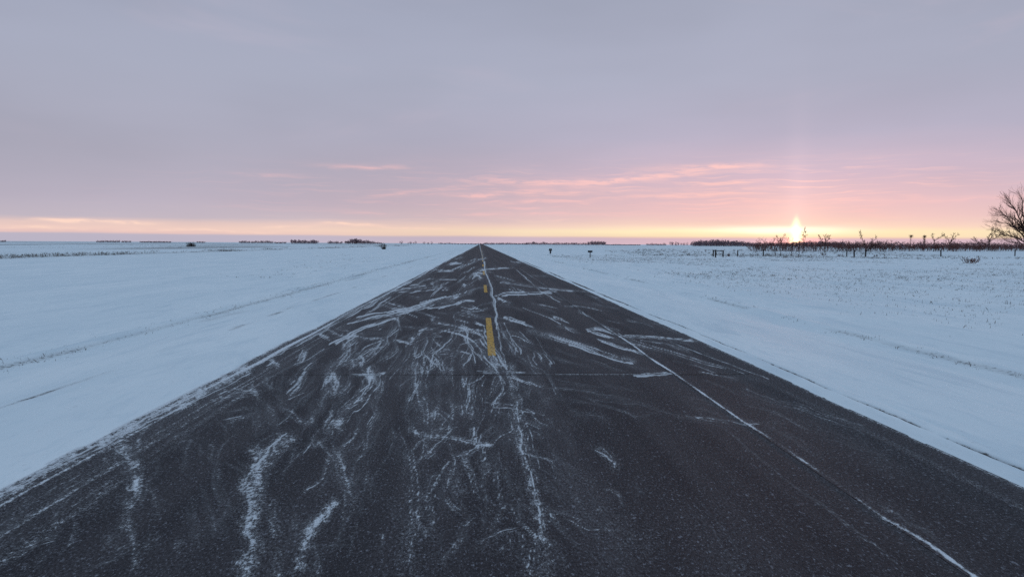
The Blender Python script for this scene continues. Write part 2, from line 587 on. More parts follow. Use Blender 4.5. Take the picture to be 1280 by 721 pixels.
def terrain(x, y):
    x, y = np.broadcast_arrays(np.asarray(x, float), np.asarray(y, float))
    yc = np.clip(y, -80, 3000)
    dl = edge_l(yc) - x
    dr = x - edge_r(yc)
    near = 1.0 - sst(60, 220, np.abs(y))
    rough = (fbm(x * 0.9, y * 0.35, 21) - 0.5)
    drift = (fbm(x * 0.16, y * 0.05, 31) - 0.5)
    # left: bank, crease with a little drift lip, wide ditch, field edge
    cl = DL + 0.5 * (fbm(y * 0.06, 1.0, 8) - 0.5)
    zl = 0.055 * sst(0.0, 0.9, dl) - 0.04 * sst(-0.9, 0.0, -dl * 0 + 0) * 0
    zl = zl - 0.62 * sst(0.8, cl, dl) + 0.13 * np.exp(-((dl - cl - 0.35) / 0.30) ** 2)
    zl = zl + 0.10 * sst(cl, cl + 6, dl) + 0.42 * sst(25, 60, dl) + 0.30 * sst(60, 64, dl) + 0.05 * sst(64, 120, dl)
    # right: bank, crease, ground rising to the fence and hedge
    cr = DR + 0.7 * (fbm(y * 0.05, 9.0, 9) - 0.5)
    zr = 0.06 * sst(0.0, 0.25, dr) - 0.50 * sst(0.9, cr, dr) + 0.10 * np.exp(-((dr - cr - 0.3) / 0.32) ** 2)
    zr = zr + 0.12 * sst(cr, cr + 5, dr) + 0.36 * sst(14, 45, dr)
    zr = zr + 0.85 * sst(165, 225, y) * sst(24, 48, x) * (1 - sst(900, 1500, y))
    # a low farm track crossing the ditch towards the field
    zr = zr + 0.30 * np.exp(-((y - 178) / 5.0) ** 2) * sst(9, 16, dr) * (1 - sst(48, 60, dr))
    zr = zr + 0.16 * np.exp(-((y - 158) / 3.0) ** 2) * sst(9, 16, dr) * (1 - sst(34, 50, dr))
    # strips where the plough has laid the shoulder bare
    gate, sc, wd_ = bare_strip(y)
    zr = zr - 0.09 * gate * np.exp(-((dr - sc) / wd_) ** 2)
    gate2 = sst(0.58, 0.72, fbm(y * 0.35, 6.0, 43)) * (1 - sst(30, 60, y))
    zr = zr - 0.075 * gate2 * np.exp(-((dr - 0.62 - 0.2 * (fbm(y * 0.3, 8.0, 44) - .5)) / 0.04) ** 2)
    z = np.where(dl > 0, zl, 0) + np.where(dr > 0, zr, 0)
    amp_l, amp_r = sst(0.1, 1.5, dl), sst(0.3, 1.6, dr)
    z = z + (amp_l + amp_r) * (0.085 * rough * near + 0.16 * drift * sst(2, 10, dl + 0 * x) * near + 0.14 * drift * sst(4, 12, dr) * near)
    far = sst(300, 1200, np.hypot(x, y))
    z = z + far * 0.5 * (fbm(x * 0.0012, y * 0.0012, 51) - 0.5) * (sst(30, 200, dl) + sst(30, 200, dr))
    # under the road the ground lies lower
    inside = np.where((dl <= 0) & (dr <= 0), 1.0, 0.0)
    din = np.minimum(np.abs(dl), np.abs(dr))
    z = z - inside * np.minimum(0.02 + din * 0.25, 0.14)
    return z


def tz(x, y):
    return float(terrain(np.array([x]), np.array([y]))[0])


def ground(px, py):
    """Where the view through a pixel meets the land."""
    d = pix_dir(px, py)
    t = np.geomspace(3.0, 4000.0, 1400)
    for _ in range(2):
        h = CAM_H + d[2] * t - terrain(d[0] * t, d[1] * t)
        k = int(np.argmax(h <= 0)) if (h <= 0).any() else len(t) - 1
        t = np.linspace(t[max(k - 1, 0)], t[k], 60)
    k = t[-1] if k == 0 else t[min(k, 59)]
    return d[0] * k, d[1] * k, tz(d[0] * k, d[1] * k)


def view_rows(y0, y1, step):
    """Distances whose rows are evenly spaced on a plane seen from eye height."""
    a, b = CAM_H / y0, CAM_H / y1
    n = int((a - b) * FPX / step)
    return CAM_H / np.linspace(a, b, n)


# road centre detail: strokes of blown snow, traced as lines on the asphalt
STROKES = []


def trace(ox, oy, s, items):
    for pts, w, k in items:
        STROKES.append(([(ox + px / s, oy + py / s) for px, py in pts], w / s / 2.0, k))


trace(0, 460, 2.762, [
    ([(400, 260), (455, 310), (470, 360), (460, 430), (445, 500), (440, 545)], 30, .85), ([(450, 580), (470, 640), (465, 690)], 16, .7),
    ([(260, 400), (190, 520), (170, 560)], 30, .45), ([(870, 280), (885, 310)], 14, .7),
    ([(1000, 240), (960, 262), (930, 300), (860, 360), (845, 420)], 28, .9),
    ([(900, 300), (880, 400), (870, 480), (850, 540), (880, 610), (850, 680), (830, 730)], 38, .85),
    ([(940, 480), (950, 560)], 30, .6), ([(960, 640), (950, 730)], 24, .7),
    ([(1150, 470), (1090, 540), (1060, 590), (1040, 640), (1030, 690)], 26, .9), ([(1080, 610), (1100, 650), (1090, 720)], 18, .6),
    ([(870, 60), (890, 100)], 16, .7), ([(885, 150), (890, 185)], 24, .6), ([(960, 135), (1010, 160), (1050, 190)], 10, .7),
    ([(1140, 60), (1120, 130), (1060, 190)], 18, .75), ([(1140, 20), (1150, 80)], 34, .8), ([(1100, 250), (1150, 310)], 16, .6),
    ([(615, 620), (630, 600)], 14, .6), ([(580, 270), (610, 240), (650, 220)], 30, .45), ([(470, 200), (570, 190), (560, 240)], 16, .4),
    ([(0, 430), (200, 325), (480, 185), (840, 5)], 34, 1.0), ([(0, 555), (100, 450), (220, 395), (480, 245)], 40, .5),
    ([(0, 590), (60, 520)], 60, .4), ([(700, 120), (760, 60), (870, 20)], 20, .4), ([(740, 560), (800, 500)], 30, .35)])
trace(420, 460, 2.763, [
    ([(130, 10), (115, 60), (90, 110), (30, 140), (0, 200)], 20, .9), ([(265, 0), (290, 60), (310, 140), (305, 220)], 46, .62),
    ([(250, 60), (245, 160)], 20, .4), ([(260, 215), (300, 232), (420, 245), (530, 265)], 15, .85), ([(300, 220), (340, 300)], 16, .6),
    ([(330, 140), (390, 190), (410, 230)], 16, .55), ([(410, 125), (450, 160)], 32, .62), ([(440, 30), (450, 100)], 20, .5),
    ([(480, 100), (470, 180)], 24, .45), ([(530, 140), (530, 180)], 16, .45), ([(480, 180), (480, 260), (520, 330), (510, 355)], 22, .65),
    ([(440, 310), (475, 380), (485, 440)], 17, .65), ([(485, 450), (560, 480)], 12, .45),
    ([(250, 300), (265, 400), (275, 440), (270, 520), (250, 600), (250, 730)], 40, .55), ([(200, 470), (215, 520)], 30, .4),
    ([(0, 300), (20, 380), (60, 450)], 32, .7), ([(180, 160), (110, 260), (40, 330)], 34, .38),
    ([(595, 0), (600, 50), (625, 130), (630, 250), (660, 330), (690, 480), (710, 560), (720, 640), (730, 730)], 26, .75),
    ([(610, 150), (640, 260), (680, 350)], 54, .5), ([(680, 340), (790, 400), (920, 520), (1040, 590)], 80, .42),
    ([(780, 490), (880, 540), (960, 560)], 26, .45), ([(660, 560), (670, 730)], 56, .5), ([(600, 40), (660, 50), (640, 110)], 22, .45),
    ([(690, 200), (700, 240)], 24, .4), ([(790, 230), (820, 290)], 40, .3), ([(1030, 380), (1060, 480)], 30, .25), ([(590, 570), (600, 640)], 30, .4),
    ([(900, 600), (1000, 721)], 70, .25), ([(320, 380), (370, 370)], 30, .4)])
trace(850, 460, 2.763, [
    ([(60, 10), (200, 40)], 8, .5), ([(250, 100), (450, 155), (650, 220)], 36, .38), ([(300, 190), (480, 300)], 18, .40),
    ([(0, 100), (250, 280), (370, 385), (490, 470), (600, 560), (690, 620), (800, 721)], 4, .38),
    ([(430, 170), (560, 200), (760, 330)], 60, .25), ([(640, 440), (760, 500), (900, 600)], 18, .35), ([(50, 500), (150, 600), (200, 721)], 60, .28)])
trace(320, 310, 4.0, [
    ([(975, 80), (1040, 78)], 7, .8), ([(905, 110), (985, 115)], 9, .85), ([(810, 155), (1070, 160)], 5, .6),
    ([(1070, 145), (1100, 125), (1145, 130)], 12, .9), ([(1095, 140), (1130, 150)], 22, .75), ([(1140, 110), (1160, 105), (1230, 98), (1280, 97)], 5, .5),
    ([(730, 210), (830, 188), (850, 190)], 11, .85), ([(770, 225), (890, 210)], 6, .6), ([(930, 195), (960, 200)], 13, .7), ([(880, 172), (890, 180)], 10, .7),
    ([(1030, 185), (1050, 195)], 8, .7), ([(500, 370), (620, 340), (730, 320), (830, 290), (900, 265), (1000, 245), (1090, 210)], 18, .8),
    ([(850, 300), (960, 285), (1050, 260), (1100, 260)], 10, .7), ([(1030, 290), (1080, 320)], 9, .7), ([(1060, 290), (1130, 315)], 9, .65),
    ([(380, 470), (440, 450), (560, 390), (640, 370), (720, 340)], 13, .75), ([(420, 500), (480, 460), (540, 445)], 44, .6), ([(600, 395), (640, 385)], 22, .5),
    ([(680, 345), (710, 355), (725, 385), (725, 410)], 11, .8), ([(820, 430), (855, 400)], 13, .8),
    ([(870, 340), (880, 370), (1000, 385), (1090, 420), (1160, 450)], 19, .7), ([(920, 410), (1050, 440), (1100, 470)], 9, .7), ([(980, 350), (1070, 370)], 6, .6),
    ([(1090, 370), (1150, 385)], 6, .7), ([(700, 460), (800, 480)], 9, .75), ([(770, 455), (790, 465)], 16, .75), ([(890, 460), (930, 500)], 12, .5),
    ([(1100, 480), (1150, 540), (1200, 590)], 54, .75), ([(860, 520), (900, 560), (920, 610)], 44, .6), ([(900, 520), (1000, 510)], 16, .5),
    ([(930, 560), (1000, 570)], 80, .36), ([(1000, 515), (1080, 530), (1030, 600)], 28, .55), ([(780, 580), (810, 640), (850, 720)], 60, .5),
    ([(510, 540), (530, 590), (540, 610)], 30, .8), ([(580, 540), (590, 520)], 14, .7), ([(640, 630), (470, 638)], 10, .85),
    ([(580, 600), (570, 660), (560, 690), (520, 720)], 20, .9), ([(640, 540), (680, 520)], 10, .6), ([(380, 590), (370, 650), (390, 720)], 32, .82),
    ([(350, 650), (340, 700)], 18, .7), ([(240, 510), (220, 570)], 22, .75), ([(80, 560), (125, 600)], 24, .75), ([(310, 430), (370, 450)], 16, .65),
    ([(470, 500), (430, 580), (250, 620)], 16, .45), ([(640, 480), (600, 520)], 14, .5), ([(720, 500), (690, 560)], 14, .4),
    ([(1130, 10), (1140, 60), (1145, 120), (1170, 180), (1190, 280), (1210, 360), (1220, 430), (1240, 540), (1260, 640), (1275, 720)], 8, .72),
    ([(540, 340), (690, 230)], 5, .55), ([(870, 250), (940, 170)], 4, .5), ([(1030, 640), (1040, 700)], 20, .6), ([(1060, 690), (1140, 640)], 14, .5),
    ([(0, 590), (180, 500), (320, 420), (470, 345), (700, 215), (820, 150)], 14, .62), ([(100, 640), (250, 560), (400, 480)], 16, .4),
    ([(160, 680), (200, 640)], 20, .5), ([(1170, 560), (1250, 600)], 30, .55)])
trace(600, 310, 3.556, [
    ([(10, 100), (40, 92), (140, 88), (150, 85)], 4, .65), ([(145, 85), (210, 140), (260, 180), (330, 230), (400, 270)], 3, .40),
    ([(100, 150), (180, 160), (270, 175), (490, 195)], 6, .72), ([(70, 215), (110, 200), (210, 200), (290, 195), (340, 190)], 7, .8),
    ([(80, 225), (140, 245)], 11, .75), ([(230, 245), (350, 268)], 5, .75), ([(440, 280), (490, 305)], 7, .8), ([(110, 310), (200, 335), (240, 355)], 9, .85),
    ([(320, 300), (380, 320)], 5, .6), ([(340, 345), (430, 365)], 5, .6), ([(220, 370), (300, 385), (400, 420), (520, 460), (600, 490), (680, 500)], 24, .7),
    ([(110, 370), (180, 380), (240, 430)], 14, .6), ([(170, 420), (200, 400)], 12, .55), ([(130, 400), (160, 470)], 50, .45),
    ([(480, 365), (520, 355), (580, 370), (620, 395)], 11, .8), ([(480, 370), (560, 400), (610, 405)], 7, .75), ([(530, 410), (620, 445), (740, 475)], 7, .8),
    ([(610, 385), (730, 398), (840, 405), (980, 412)], 8, .6), ([(640, 400), (720, 440), (850, 470), (960, 510), (1100, 550), (1280, 600)], 28, .40),
    ([(680, 562), (880, 563)], 4, .9), ([(0, 550), (280, 558)], 4, .7), ([(0, 380), (70, 470), (120, 560)], 32, .65), ([(80, 130), (130, 150), (180, 230)], 4, .4)])
# many slighter wisps between them
_r = random.Random(31)
for _ in range(230):
    left = _r.random() < .74
    if left:
        y = 322 + 250 * _r.random() ** 1.35
        x = _r.uniform(601 - 1.8 * (y - 305), 601 + 0.25 * (y - 305))
    else:
        y = 325 + 200 * _r.random()
        x = _r.uniform(601 + 0.15 * (y - 305), 601 + 2.0 * (y - 305))
    dy = y - 305
    turn = float(fbm(np.array([x * .012]), np.array([y * .02]), 65, 2)[0]) - .5
    ln = _r.uniform(.15, .65) * dy + 6
    if not left:
        sl = .26 + turn * .5
    elif y < 425:
        sl = -.22 + turn * 1.5
    else:
        sl = -1.6 + turn * 4.0
        ln *= .6
    sl += _r.gauss(0, .06)
    q = math.hypot(1, sl)
    mx_, my_ = ln / q, ln * sl / q
    bend = _r.gauss(0, .10) * ln
    STROKES.append(([(x - mx_ / 2, y - my_ / 2), (x + bend * .3, y + bend * .4), (x + mx_ / 2, y + my_ / 2)], max(.6, dy * _r.uniform(.003, .012)), _r.uniform(.22, .55)))
# and a faint web over the near left lane
for _ in range(210):
    y = _r.uniform(415, 690)
    x = _r.uniform(601 - 1.55 * (y - 305), 640 + .18 * (y - 305)) if _r.random() < .93 else _r.uniform(640, 601 + .6 * (y - 305))
    turn = float(fbm(np.array([x * .010]), np.array([y * .016]), 66, 2)[0]) - .5
    a = math.radians(105 + turn * 150 + _r.gauss(0, 14)) if x < 650 else math.radians(38 + turn * 60 + _r.gauss(0, 10))
    ln = _r.uniform(14, 60)
    ux, uy = math.cos(a), math.sin(a)
    b = _r.gauss(0, .14) * ln
    STROKES.append(([(x - ux * ln / 2, y - uy * ln / 2), (x - uy * b, y + ux * b), (x + ux * ln / 2, y + uy * ln / 2)], _r.uniform(1.0, 4.5), _r.uniform(.28, .60)))
# the edge line itself, packed with snow
EDGE_PX = [(650, 336), (700, 369), (740, 398), (769, 417), (791, 431), (813, 448), (842, 466), (876, 490), (926, 525), (970, 552), (998, 572), (1038, 598), (1053, 609), (1103, 646), (1158, 677), (1216, 719), (1260, 750)]
EDGE_K = [.5, .3, .5, .75, .85, .95, .95, .95, .95, .42, .85, .40, .30, .85, .95, 1., 1.]


def hairs():
    """Every traced wisp beyond the near foreground becomes a sheaf of fine threads of snow."""
    r = random.Random(47)
    out = []
    for pts, w, k in STROKES:
        ym = sum(p[1] for p in pts) / len(pts)
        near = float(sst(455, 530, ym))
        n = int((3 + 1.6 * w) * (1.0 - .35 * near)) + 1
        L = [0.0]
        for a, b in zip(pts[:-1], pts[1:]):
            L.append(L[-1] + math.hypot(b[0] - a[0], b[1] - a[1]))

        def at_(u):
            d = u * L[-1]
            for q in range(len(pts) - 1):
                if d <= L[q + 1] or q == len(pts) - 2:
                    f = (d - L[q]) / max(L[q + 1] - L[q], 1e-6)
                    a, b = pts[q], pts[q + 1]
                    return a[0] + (b[0] - a[0]) * f, a[1] + (b[1] - a[1]) * f, (b[0] - a[0]) / max(L[q + 1] - L[q], 1e-6), (b[1] - a[1]) / max(L[q + 1] - L[q], 1e-6)
        for _ in range(n):
            ln = r.uniform(.25, .9)
            u0 = r.uniform(-.08, 1.02 - ln)
            off0, off1 = r.gauss(0, w * 1.0 + .3), r.gauss(0, w * 1.0 + .3)
            off1 = off0 + (off1 - off0) * .45
            m = max(2, min(6, int(ln * L[-1] / 9)))
            line = []
            for q in range(m + 1):
                x, y, tx, ty = at_(u0 + ln * q / m)
                o = off0 + (off1 - off0) * q / m + r.gauss(0, .35)
                line.append((x - ty * o, y + tx * o))
            out.append((line, r.uniform(.45, .80), k * (.30 + .85 * r.random() ** 1.6) * (1 - .12 * near)))
    return out


HAIRS = hairs()
_memo = {}


def snow_fields(X, Y):
    """Two fields on the road: snow that lies as crumbs, and thin wisps of powder."""
    key = (X.shape, float(X[0, 0]), float(X[-1, -1]), float(Y[0, 0]), float(Y[-1, -1]))
    if key in _memo:
        return _memo[key]
    px, py = project(X, Y, np.zeros_like(X))
    ok = Y > 3.0
    D, Wp = np.zeros_like(X), np.zeros_like(X)
    amp = np.clip((py - 300) / 170.0, .15, 1.0)
    qx = px + (fbm(px * 0.030 / np.sqrt(amp), py * 0.05, 61) - 0.5) * 13.0 * amp
    qy = py + (fbm(px * 0.030 / np.sqrt(amp), py * 0.06, 62) - 0.5) * 7.0 * amp
    brk = 0.22 + 1.50 * fbm(px * 0.10, py * 0.11, 63)
    k0 = int(np.argmax(Y[:, 0] > 3.0)) if (Y[:, 0] > 3.0).any() else Y.shape[0]
    prow = -py[k0:, py.shape[1] // 2]               # ascending with distance

    def block(a, b, m):
        lo, hi = min(a[1], b[1]) - m - 8, max(a[1], b[1]) + m + 8
        i0 = k0 + int(np.searchsorted(prow, -hi)); i1 = k0 + int(np.searchsorted(prow, -lo))
        if i1 <= i0:
            return None
        x0, x1 = min(a[0], b[0]) - m, max(a[0], b[0]) + m
        lo_ = min(np.searchsorted(px[i0], x0), np.searchsorted(px[i1 - 1], x0))
        hi_ = max(np.searchsorted(px[i0], x1), np.searchsorted(px[i1 - 1], x1))
        if hi_ <= lo_:
            return None
        return slice(i0, i1), slice(max(int(lo_) - 1, 0), int(hi_) + 1)

    def seg_dist(sx, sy, a, b):
        ex, ey = b[0] - a[0], b[1] - a[1]
        u = np.clip(((sx - a[0]) * ex + (sy - a[1]) * ey) / (ex * ex + ey * ey + 1e-6), 0, 1)
        return u, np.hypot(sx - a[0] - u * ex, sy - a[1] - u * ey)

    for line, w, k in HAIRS:
        for a, b in zip(line[:-1], line[1:]):
            bl = block(a, b, 3.0 * w + 1)
            if bl is None:
                continue
            u, dd = seg_dist(qx[bl], qy[bl], a, b)
            Wp[bl] = np.maximum(Wp[bl], (k * np.exp(-(dd / w) ** 2)) * np.clip(brk[bl] + .25, 0, 1.3))
    for pts, w, k in STROKES:
        ym = sum(p[1] for p in pts) / len(pts)
        near = float(sst(400, 520, ym))
        for a, b in zip(pts[:-1], pts[1:]):
            bl = block(a, b, 4.5 * w + 8)
            if bl is None:
                continue
            u, dd = seg_dist(qx[bl], qy[bl], a, b)
            v = k * ((.66 - .02 * near) * np.exp(-(dd / (w * (1.4 + 1.15 * near))) ** 2) * brk[bl] + 0.20 * np.exp(-(dd / (w * 3.2 + 2)) ** 2))
            D[bl] = np.maximum(D[bl], v)
    for i in range(len(EDGE_PX) - 1):
        a, b = EDGE_PX[i], EDGE_PX[i + 1]
        w = max(0.8, 0.0045 * (0.5 * (a[1] + b[1]) - 305)) * 0.9
        bl = block(a, b, 4 * w + 4)
        if bl is None:
            continue
        u, dd = seg_dist(px[bl], py[bl], a, b)
        D[bl] = np.maximum(D[bl], (EDGE_K[i] + (EDGE_K[i + 1] - EDGE_K[i]) * u) * (.70 * np.exp(-(dd / (w * 1.4)) ** 2) + .30 * np.exp(-(dd / (w * 4)) ** 2)) * (.35 + .9 * brk[bl]))
    # snow creeping in from the verges
    dl, dr = X - edge_l(Y), edge_r(Y) - X
    sl = fbm(X * 3.0, Y * 0.16, 71)
    D = np.maximum(D, np.exp(-np.maximum(dl, 0) / 0.16) * 1.0)
    D = np.maximum(D, np.exp(-np.maximum(dl, 0) / 0.80) * (0.45 + 0.9 * (sl - 0.3)))
    sl2 = fbm(X * 7.0 + 0.6 * fbm(Y * .2, X * 0, 75), Y * 0.06, 74)
    D = np.maximum(D, np.exp(-(np.maximum(dl, 0) / 1.2) ** 2) * 1.2 * sst(0.42, 0.78, sl2))
    D = np.maximum(D, np.exp(-np.maximum(dr, 0) / 0.07) * 0.9)
    D = np.maximum(D, np.exp(-np.maximum(dr, 0) / 0.60) * 1.0 * sst(.35, .8, fbm(X * 5.0, Y * 0.15, 72)))
    D = np.where((dl < 0) | (dr < 0), np.where(dl < 0, 1.2, 0.12), D)
    # drifts cross the road farther on and behind the camera as well
    D = np.where(ok, D, np.maximum(D, 0.9 * sst(0.55, 0.8, fbm(X * 0.6, Y * 0.25, 73))))
    _memo[key] = (D, Wp)
    return D, Wp


ys_far = np.concatenate([np.geomspace(330, 6000, 50)[1:]])
ys_road = np.concatenate([np.linspace(-120, 2, 40), view_rows(4.2, 330, 1.1), ys_far])
ys_road = np.concatenate([ys_road[:40], np.linspace(2.2, 4.1, 12), ys_road[40:]])
xs_road = np.linspace(-5.3, 6.9, 800)
road_me = grid_mesh('road', xs_road, ys_road, lambda x, y: np.zeros_like(x), M_ROAD, {'snow': lambda x, y: snow_fields(x, y)[0], 'wisp': lambda x, y: snow_fields(x, y)[1]})
road = tag(link('road', road_me), 'straight dark asphalt highway dusted with blown snow', kind='structure')


def strip(name, x0, x1, ys, z, mat, nx=6, snow_scale=1.0, parent=road):
    me = grid_mesh(name, np.linspace(x0, x1, nx), np.asarray(ys), lambda x, y: np.full_like(x, z), mat,
                   {'snow': lambda x, y: snow_fields(x, y)[0] * snow_scale, 'wisp': lambda x, y: snow_fields(x, y)[1] * snow_scale})
    return link(name, me, parent)


# yellow centre dashes, white edge line, the transverse crack: parts of the road
D0 = on_plane(615, 444.5)[1]
D1 = on_plane(614, 397.3)[1]
PER = 20.45
for k in range(16):
    y0 = D0 + PER * k
    ln = (D1 - D0) * (0.82 if k == 1 else 1.0)
    strip('centre_dash', CX - 0.085, CX + 0.085, np.linspace(y0, y0 + ln, max(5, int(60 / (k + 1)))), 0.004, M_YELLOW, 8,
          0.45 if k == 0 else 0.7)
ex = [on_plane(p[0], p[1]) for p in EDGE_PX[3:]]
EX = float(np.mean([e[0] for e in ex]))
strip('edge_line', EX - 0.045, EX + 0.045, np.concatenate([view_rows(4.4, 200, 2.0), np.geomspace(205, 3000, 15)]), 0.004, M_WHITE, 6)
ca = on_plane(330, 467.5); cb = on_plane(905, 469)
cy = 0.5 * (ca[1] + cb[1])
mb = MB()
rs = np.random.RandomState(5)
nx = 140
xs = np.linspace(-3.7, 5.0, nx)
yc_ = cy + 0.05 * (fbm(xs * 0.8, 0 * xs, 81) - 0.5) + 0.03 * (fbm(xs * 5, 0 * xs, 82) - 0.5)
wd = (0.008 + 0.018 * fbm(xs * 2.5, 0 * xs, 83)) * (.35 + .65 * sst(-3.5, .5, xs))
for i in range(nx):
    mb.v += [(xs[i], yc_[i] - wd[i], 0.004), (xs[i], yc_[i] + wd[i], 0.004)]
for i in range(nx - 1):
    mb.f.append((2 * i, 2 * i + 2, 2 * i + 3, 2 * i + 1))
crack_me = mb.mesh('transverse_crack', M_TAR)
at = crack_me.attributes.new('snow', 'FLOAT', 'POINT')
vx = np.array([p[0] for p in mb.v]); vy = np.array([p[1] for p in mb.v])
at.data.foreach_set('value', np.where((vx > 1.2) & (vx < 3.2), 0.85, 0.30).astype(np.float32))
link('transverse_crack', crack_me, road)

# the snow-covered land, one sheet to the horizon
xl_near = np.concatenate([-np.geomspace(16, 6000, 110)[::-1], np.arange(-15.8, -7.0, 0.13), np.arange(-7.0, -4.3, 0.05)])
xr_near = np.concatenate([np.arange(5.3, 7.4, 0.025), np.arange(7.4, 15.8, 0.13), np.geomspace(16, 6000, 130)])
xs_land = np.concatenate([xl_near, np.linspace(-4.2, 5.2, 14), xr_near])
ys_land = np.concatenate([-np.geomspace(3, 6000, 40)[::-1], np.linspace(-2.4, 3.6, 24), view_rows(3.8, 360, 1.2), np.geomspace(360, 6000, 70)[1:]])


def grit_shade(X, Y):
    """Dead grass and dirt showing through the snow: the creases (the left one with painted shade), the field edge, stubble."""
    yc = np.clip(Y, -80, 3000)
    dl, dr = edge_l(yc) - X, X - edge_r(yc)
    cl = DL + 0.5 * (fbm(Y * 0.06, 1.0, 8) - 0.5)
    cr = DR + 0.7 * (fbm(Y * 0.05, 9.0, 9) - 0.5)
    g = 0.38 * np.exp(-((dl - cl) / 0.15) ** 2) * (.75 + .25 * sst(0.35, 0.6, fbm(Y * 0.16, 3.0, 91)))  # left crease: dead grass plus the crease's shade, painted as one dark line
    g = np.maximum(g, 0.46 * np.exp(-((dl - 2.3 - 0.3 * fbm(Y * 0.3, 1., 95)) / 0.22) ** 2) * sst(0.42, 0.66, fbm(X * 2.0, Y * 0.5, 92)))
    g = np.maximum(g, 0.34 * np.exp(-((dr - cr) / 0.16) ** 2) * sst(0.38, 0.65, fbm(Y * 0.20, 4.0, 93)))
    g = np.maximum(g, 0.45 * np.exp(-((dl - 62) / 1.6) ** 2))
    g = np.maximum(g, 0.40 * sst(66, 90, dl) * (.25 + .75 * sst(0.40, 0.60, fbm(X * 0.02, Y * 0.012, 94))))
    g = np.maximum(g, 0.20 * sst(120, 200, Y) * sst(20, 40, dr) * sst(.4, .6, fbm(X * .03, Y * .01, 98)))
    # the bare strips the plough left on the right shoulder
    gate, sc, wd_ = bare_strip(Y)
    g = np.maximum(g, 1.25 * gate * np.exp(-((dr - sc) / wd_) ** 2))
    # a low place by the left crease where the snow is thin
    g = np.maximum(g, 0.30 * np.exp(-((dl - cl + 0.75) / 0.45) ** 2) * sst(.55, .7, fbm(Y * .10, 8.0, 97)) * (1 - sst(60, 120, Y)))
    return g


land = link('snow_field', grid_mesh('snow_field', xs_land, ys_land, terrain, M_SNOW, {'grit_shade': grit_shade}))
tag(land, 'flat snow covered farmland either side of the highway', kind='structure')


# ------------------------------------------------------------------ bare trees and brush
def grow(mb, rng, p, d, length, r, depth, spread=0.55, up=0.12, kids=(2, 3), shrink=0.72, rmin=0.012, twig=None, nseg=3, wob=.16):
    """A limb that bends as it goes and splits; thin limbs go to the twig mesh."""
    tgt = twig if (twig is not None and depth <= 2) else mb
    seg = length / nseg
    r1 = max(r * 0.62, rmin)
    for i in range(nseg):
        d = (d + Vector((rng.gauss(0, wob), rng.gauss(0, wob), rng.gauss(0, wob * .75) + up * 0.5))).normalized()
        q = p + d * seg
        ra = r + (r1 - r) * i / nseg
        rb = r + (r1 - r) * (i + 1) / nseg
        tgt.tube(p, q, ra, rb, 5 if ra > 0.12 else 3)
        p = q
        if depth > 0 and i < nseg - 1 and rng.random() < 0.75:
            ax = d.orthogonal().normalized()
            ax.rotate(Matrix.Rotation(rng.uniform(0, 6.28), 3, d))
            nd = (d + ax * math.tan(spread * rng.uniform(0.8, 1.4))).normalized()
            grow(mb, rng, p, nd, length * shrink * rng.uniform(0.6, 0.95), max(rb * 0.55, rmin), depth - 1, spread, up, kids, shrink, rmin, twig, nseg, wob)
    if depth > 0:
        for k in range(rng.randint(*kids)):
            ax = d.orthogonal().normalized()
            ax.rotate(Matrix.Rotation(rng.uniform(0, 6.28), 3, d))
            nd = (d + ax * math.tan(spread * rng.uniform(0.5, 1.1))).normalized()
            grow(mb, rng, p, nd, length * shrink * rng.uniform(0.75, 1.1), max(r1 * 0.8, rmin), depth - 1, spread, up, kids, shrink, rmin, twig, nseg, wob)


def at_base(px, py):
    x, y, z = ground(px, py)
    return Vector((x, y, z - 0.05)), math.hypot(x, y)


def right_of(loc):
    """Unit vector across the line of sight at a place (picture right)."""
    d = Vector((loc.x, loc.y, 0)).normalized()
    return Vector((d.y, -d.x, 0))


def limb_tree(name, px, py, limbs, label, trunk_r, seed, mat=None, depth=3, rmin=0.02, group=None, spread=0.5, crown_len=0.5, cat='tree', wob=.16, kids=(2, 3), sub=1):
    """limbs: polylines of (sideways, up, away) metres from the base, each with its radius; twigs sprout along them."""
    rng = random.Random(seed)
    loc, dist = at_base(px, py)
    root = tag(empty(name, loc), label, cat, group)
    rt = right_of(loc)
    fw = Vector((-rt.y, rt.x, 0))
    trunk, crown = MB(), MB()
    for j, (pts, r0, r1) in enumerate(limbs):
        P = [rt * a + fw * c + Vector((0, 0, b)) for a, b, c in pts]
        for _ in range(sub - 1):
            P = [q for i in range(len(P) - 1) for q in (P[i], (P[i] + P[i + 1]) / 2 + Vector((rng.gauss(0, .12), rng.gauss(0, .12), rng.gauss(0, .1))))] + [P[-1]]
        m = len(P) - 1
        for i in range(m):
            ra, rb = r0 + (r1 - r0) * i / m, r0 + (r1 - r0) * (i + 1) / m
            mid = (P[i] + P[i + 1]) / 2 + Vector((rng.gauss(0, .04), rng.gauss(0, .04), rng.gauss(0, .03))) * (P[i + 1] - P[i]).length
            tgt = trunk if j == 0 else crown
            tgt.tube(P[i], mid, ra, (ra + rb) / 2, 6)
            tgt.tube(mid, P[i + 1], (ra + rb) / 2, rb, 6)
            if j == 0 and i < sub:
                continue
            dr = (P[i + 1] - P[i]).normalized()
            for s in (mid, P[i + 1]):
                for _ in range(2 if s is mid else 3):
                    ax = dr.orthogonal().normalized()
                    ax.rotate(Matrix.Rotation(rng.uniform(0, 6.28), 3, dr))
                    nd = (dr + ax * rng.uniform(0.4, 1.1) + Vector((0, 0, .15))).normalized()
                    grow(crown, rng, s, nd, crown_len * rng.uniform(0.7, 1.2), max(rb * 0.6, rmin), depth, spread, 0.10, kids, 0.72, rmin, wob=wob)
    trunk.build('trunk', M_BARK, root, True)
    crown.build('branches', mat or M_TWIG, root)
    return root


